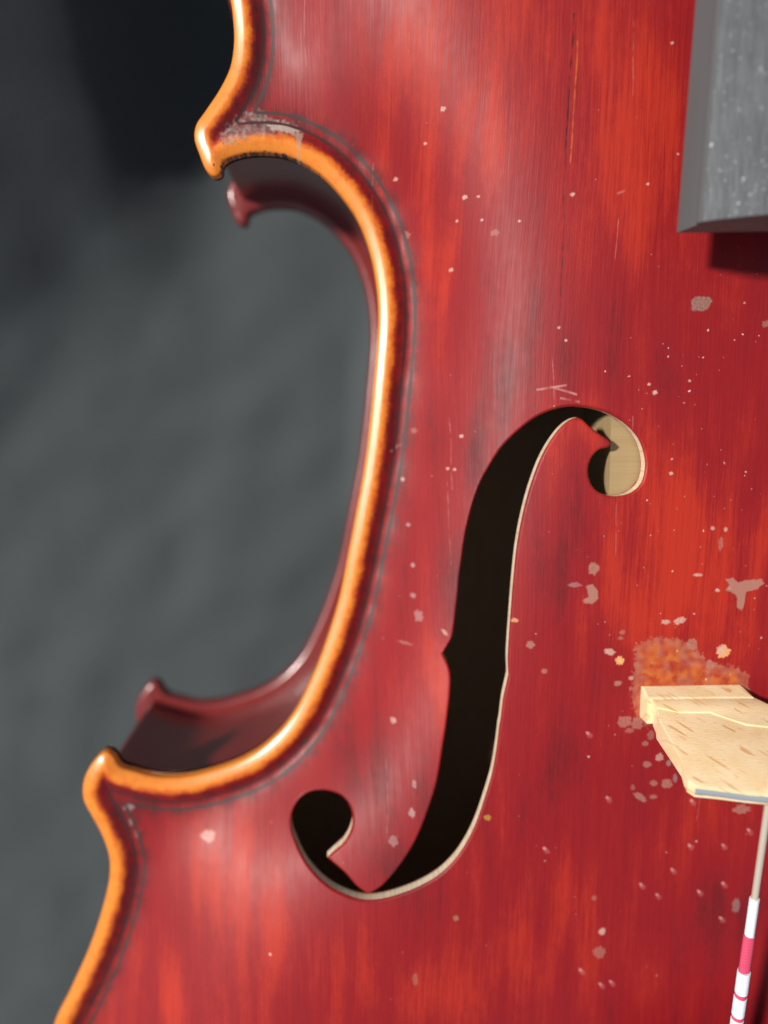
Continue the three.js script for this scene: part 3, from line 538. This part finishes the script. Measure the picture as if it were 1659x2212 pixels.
{
  const zF = foot0[1], bridge = new THREE.Group(); bridge.name = 'bridge'; violin.add(bridge); bridge.userData = { label: 'pale maple bridge standing on the front, its foot on a worn patch' };
  const uL = foot0[0] - MID, uW = crownP[0] - MID, hW = 15.5;
  const zf = (h) => zF + 0.1 + (crownP[1] - 1.45 - zF) * h / hW, zb = (h) => mix(zF + 4.3, crownP[1] + 0.5, h / hW);
  // half of the front view, [u, h]: up the outer edge, along the top, down the middle arch
  const half = [[uL + 0.9, 2.4], [uL + 0.75, 3.8], [uL + 0.35, 5.0], [uW + 0.55, 12.0], [uW + 0.2, 13.6], [uW + 0.15, 14.6], [uW + 0.7, 15.4], [uW + 3, 15.8], [-12, 16.6], [-6, 17.5], [0, 18]];
  const under = [[0, 4.6], [-2.2, 4.2], [-4.2, 2.6]];
  const full = [...half, ...half.slice(0, -1).reverse().map(([a, b]) => [-a, b]), ...under.slice().reverse().map(([a, b]) => [-a, b]), ...under.slice(1)];
  const slab = (pts, f, b, bev) => {
    const sh = new THREE.Shape(pts.map(([a, c]) => new THREE.Vector2(a, c)));
    let g = new THREE.ExtrudeGeometry(sh, { depth: 1, bevelEnabled: true, bevelThickness: 0.08, bevelSize: bev, bevelOffset: -bev, bevelSegments: 3, steps: 1, curveSegments: 4 });
    const p = g.attributes.position, uv = [];
    for (let i = 0; i < p.count; i++) { const u = p.getX(i), h = p.getY(i), t = (p.getZ(i) + 0.08) / 1.16; p.setXYZ(i, MID + u, yFoot + h, mix(f(h, u), b(h, u), t)); uv.push((u + 21) * K, (h + t * 4) * K); }
    g.setAttribute('uv', new THREE.Float32BufferAttribute(uv, 2)); g.deleteAttribute('normal'); g = toCreasedNormals(place(g), 0.7); return g;
  };
  part('bridge_body', slab(full, (h) => zf(h) + 0.2, zb, 0.22), M.maple, bridge);
  // thicker lower part with the feet: curved upper border, standing proud of the face
  const skirt = [[uL + 0.55, 2.2], [uL + 0.8, 3.6], [uL + 3.4, 4.5], [uL + 7.6, 4.6], [uL + 9.3, 5.6], [uL + 11.5, 6.8], [-4, 7.4], [-0.4, 7.5], [-0.4, 4.6], [-2.2, 4.1], [-4.2, 2.2]];
  for (const s of [1, -1]) {
    const sk = s > 0 ? skirt : skirt.map(([a, b]) => [-a, b]).reverse();
    part('ankle', slab(sk, (h) => zf(h) - 0.02, (h) => zf(h) + 1.5, 0.18), M.maple, bridge);
    const ft = [[uL, 0], [uL + 0.05, 2.3], [-4.2, 2.5], [-5.0, 0]].map(([a, b]) => [a * s, b]); if (s < 0) ft.reverse();
    const g = slab(ft, (h) => zF - 0.1 + 0.42 * h, () => zF + 4.6, 0.25), p = g.attributes.position;
    for (let i = 0; i < p.count; i++) { const x = p.getX(i) / K, z = p.getZ(i) / K, y = p.getY(i) / K - EDGE, base = H(x, z) - 0.05; p.setY(i, (Math.max(base, base + (y - yFoot)) + EDGE) * K); }
    g.computeVertexNormals();
    part('foot', g, M.maple, bridge);
  }
  // crown strip in one even blue-grey
  const m = new Mesher(), top2 = [...half.slice(6), ...half.slice(6, -1).reverse().map(([a, b]) => [-a, b])], c = new THREE.CatmullRomCurve3(top2.map(([a, b]) => new THREE.Vector3(a, b, 0))).getSpacedPoints(90);
  c.forEach((q, i) => { const f = zf(q.y) + 0.45, b = zb(q.y) + 0.1; for (let k = 0; k <= 6; k++) { const t = k / 6, a = Math.PI * (0.12 + 0.88 * t); m.v([MID + q.x, yFoot + q.y - 0.25 + 0.34 * Math.sin(a), mix(f, b, t) ], [0, Math.sin(a), -Math.cos(a)], [0, 0]); } });
  for (let i = 0; i < c.length - 1; i++) for (let k = 0; k < 6; k++) { const a = i * 7 + k; m.quad(a, a + 1, a + 8, a + 7); }
  part('crown', m.geo(), M.crown, bridge, 'blue-grey top edge of the bridge');
}

// ------------------------------------------------------------------ strings, tailpiece
M.string = new THREE.MeshPhysicalMaterial({ color: new THREE.Color(.78, .68, .55), roughness: .38, metalness: .55 });
M.silkWhite = new THREE.MeshStandardMaterial({ color: new THREE.Color(.70, .75, .80), roughness: .8 });
M.silkPink = new THREE.MeshStandardMaterial({ color: new THREE.Color(.62, .06, .13), roughness: .8 });
{
  const V = (a) => new THREE.Vector3(...a), yTop = (u) => yFoot + 15.95 + (1 - (u / 16) ** 2) * 2.2 + 0.5;
  const tube = (a, b, r, seg = 12, wob = null) => {
    const A = V(a), Bv = V(b), L = A.distanceTo(Bv), n = Math.max(2, Math.ceil(L / (wob ? 0.07 : 6))), ax = Bv.clone().sub(A).normalize(), s = new THREE.Vector3(1, 0, 0).addScaledVector(ax, -ax.x).normalize(), t = new THREE.Vector3().crossVectors(ax, s), m = new Mesher();
    for (let i = 0; i <= n; i++) for (let k = 0; k < seg; k++) { const an = 2 * Math.PI * k / seg, R = wob ? r * wob(i / n * L, an) : r, q = A.clone().addScaledVector(ax, i / n * L).addScaledVector(s, R * Math.cos(an)).addScaledVector(t, R * Math.sin(an)), d = s.clone().multiplyScalar(Math.cos(an)).addScaledVector(t, Math.sin(an)); m.v(q.toArray(), d.toArray(), [k / seg * .004, i / n * L * K]); }
    for (let i = 0; i < n; i++) for (let k = 0; k < seg; k++) { const p = i * seg + k, q = i * seg + (k + 1) % seg; m.quad(p, q, q + seg, p + seg); }
    for (const [row, flip] of [[0, 1], [n, 0]]) for (let k = 1; k < seg - 1; k++) { const o = row * seg; flip ? m.tri(o, o + k + 1, o + k) : m.tri(o, o + k, o + k + 1); }
    const g = m.geo(); if (wob) g.computeVertexNormals(); return g;
  };
  const yG = yTop(-16), zC = crownP[1] - 0.3, gC = ((px) => { const r = ray(px, 1735); return r[0] * (CAM_H - yG); })(1661), uG = gC - MID;
  const dropAft = 0.15, yEnd = yG - dropAft * 27, pEnd = onPlane(1602, 2212, yEnd), uEnd = pEnd[0] - MID;
  [0, 1, 2, 3].forEach((k) => {
    const f = 1 - 2 * k / 3, u = [uG, uG + 10.4, 5.6, -uG][k], y0 = k === 0 ? yG : yTop(u), r = [0.42, 0.38, 0.34, 0.16][k];
    const st = new THREE.Group(); st.name = 'string'; violin.add(st); st.userData = { label: k === 0 ? 'pale wound string with white and pink silk at its tail end' : 'wound string over the bridge' };
    const C = [MID + u, y0, zC], nut = [MID + f * -11, 28.6, -287], aft = (z) => { const t = (z - zC); return [MID + u + (uEnd - uG) * t / (pEnd[1] - zC), y0 - t * dropAft, z]; };
    part('speaking_length', tube(nut, C, r, 10), M.string, st);
    // pixel rows of the silk's changes of colour, turned into places along the string
    const zAt = (py) => { let z = 60; for (let i = 0; i < 30; i++) { const d = CAM_H - (y0 - (z - zC) * dropAft); z = ray(1620, py)[1] * d; } return z; };
    const zs = [1941, 2020, 2097, 2143, 2151, 2190, 2198].map(zAt);
    const twist = (pitch, amp) => (s, a) => 1 + amp * Math.cos(2 * (a - s * 2 * Math.PI / pitch)) + 0.03 * Math.cos(s * 40), wrap = (s, a) => 1 + 0.05 * Math.cos(s * 20 + a) + 0.02 * n1(s * 3, Math.cos(a));
    part('afterlength', tube(C, aft(zs[0] + .3), r * 1.02, 12), M.string, st);
    part('silk_winding', tube(aft(zs[0]), aft(zs[1]), r * 1.38, 20, wrap), M.silkWhite, st, 'white silk winding');
    part('silk_winding', tube(aft(zs[1]), aft(zs[2]), r * 1.45, 20, (s, a) => 1 + 0.17 * Math.cos(2 * a) + 0.06 * Math.cos(s * 13 + 5 * Math.sin(2 * a))), M.silkPink, st, 'twisted pink silk winding');
    part('silk_winding', tube(aft(zs[2]), aft(zs[3]), r * 1.85, 20, wrap), M.silkWhite, st, 'white silk winding');
    part('silk_winding', tube(aft(zs[3]), aft(zs[4]), r * 1.7, 20, wrap), M.silkPink, st, 'pink band in the silk');
    part('silk_winding', tube(aft(zs[4]), aft(zs[5]), r * 1.85, 20, wrap), M.silkWhite, st, 'white silk winding');
    part('silk_winding', tube(aft(zs[5]), aft(zs[6]), r * 1.7, 20, wrap), M.silkPink, st, 'pink band in the silk');
    part('silk_winding', tube(aft(zs[6]), aft(99), r * 1.85, 20, wrap), M.silkWhite, st, 'white silk winding');
  });
  // tailpiece holding them, just beyond the picture
  const sh = new THREE.Shape([[-20, 0], [-19, -1.5], [0, -3], [19, -1.5], [20, 0], [18, 20], [12, 70], [10, 96], [-10, 96], [-12, 70], [-18, 20]].map(([a, b]) => new THREE.Vector2(a, b)));
  const g = new THREE.ExtrudeGeometry(sh, { depth: 4, bevelEnabled: true, bevelThickness: 1.2, bevelSize: 1.2, bevelSegments: 4 });
  const p = g.attributes.position; for (let i = 0; i < p.count; i++) { const x = p.getX(i), z = p.getY(i), y = p.getZ(i); p.setXYZ(i, MID + x, yFoot + 16.5 - dropAft * (96 - zC) - 4 - z * 0.06 + y - x * x * 0.006, 96 + z); }
  g.deleteAttribute('normal'); part('tailpiece', toCreasedNormals(place(g), .6), M.tail, violin, 'black tailpiece holding the string ends');
}

renderer.render(scene, camera);
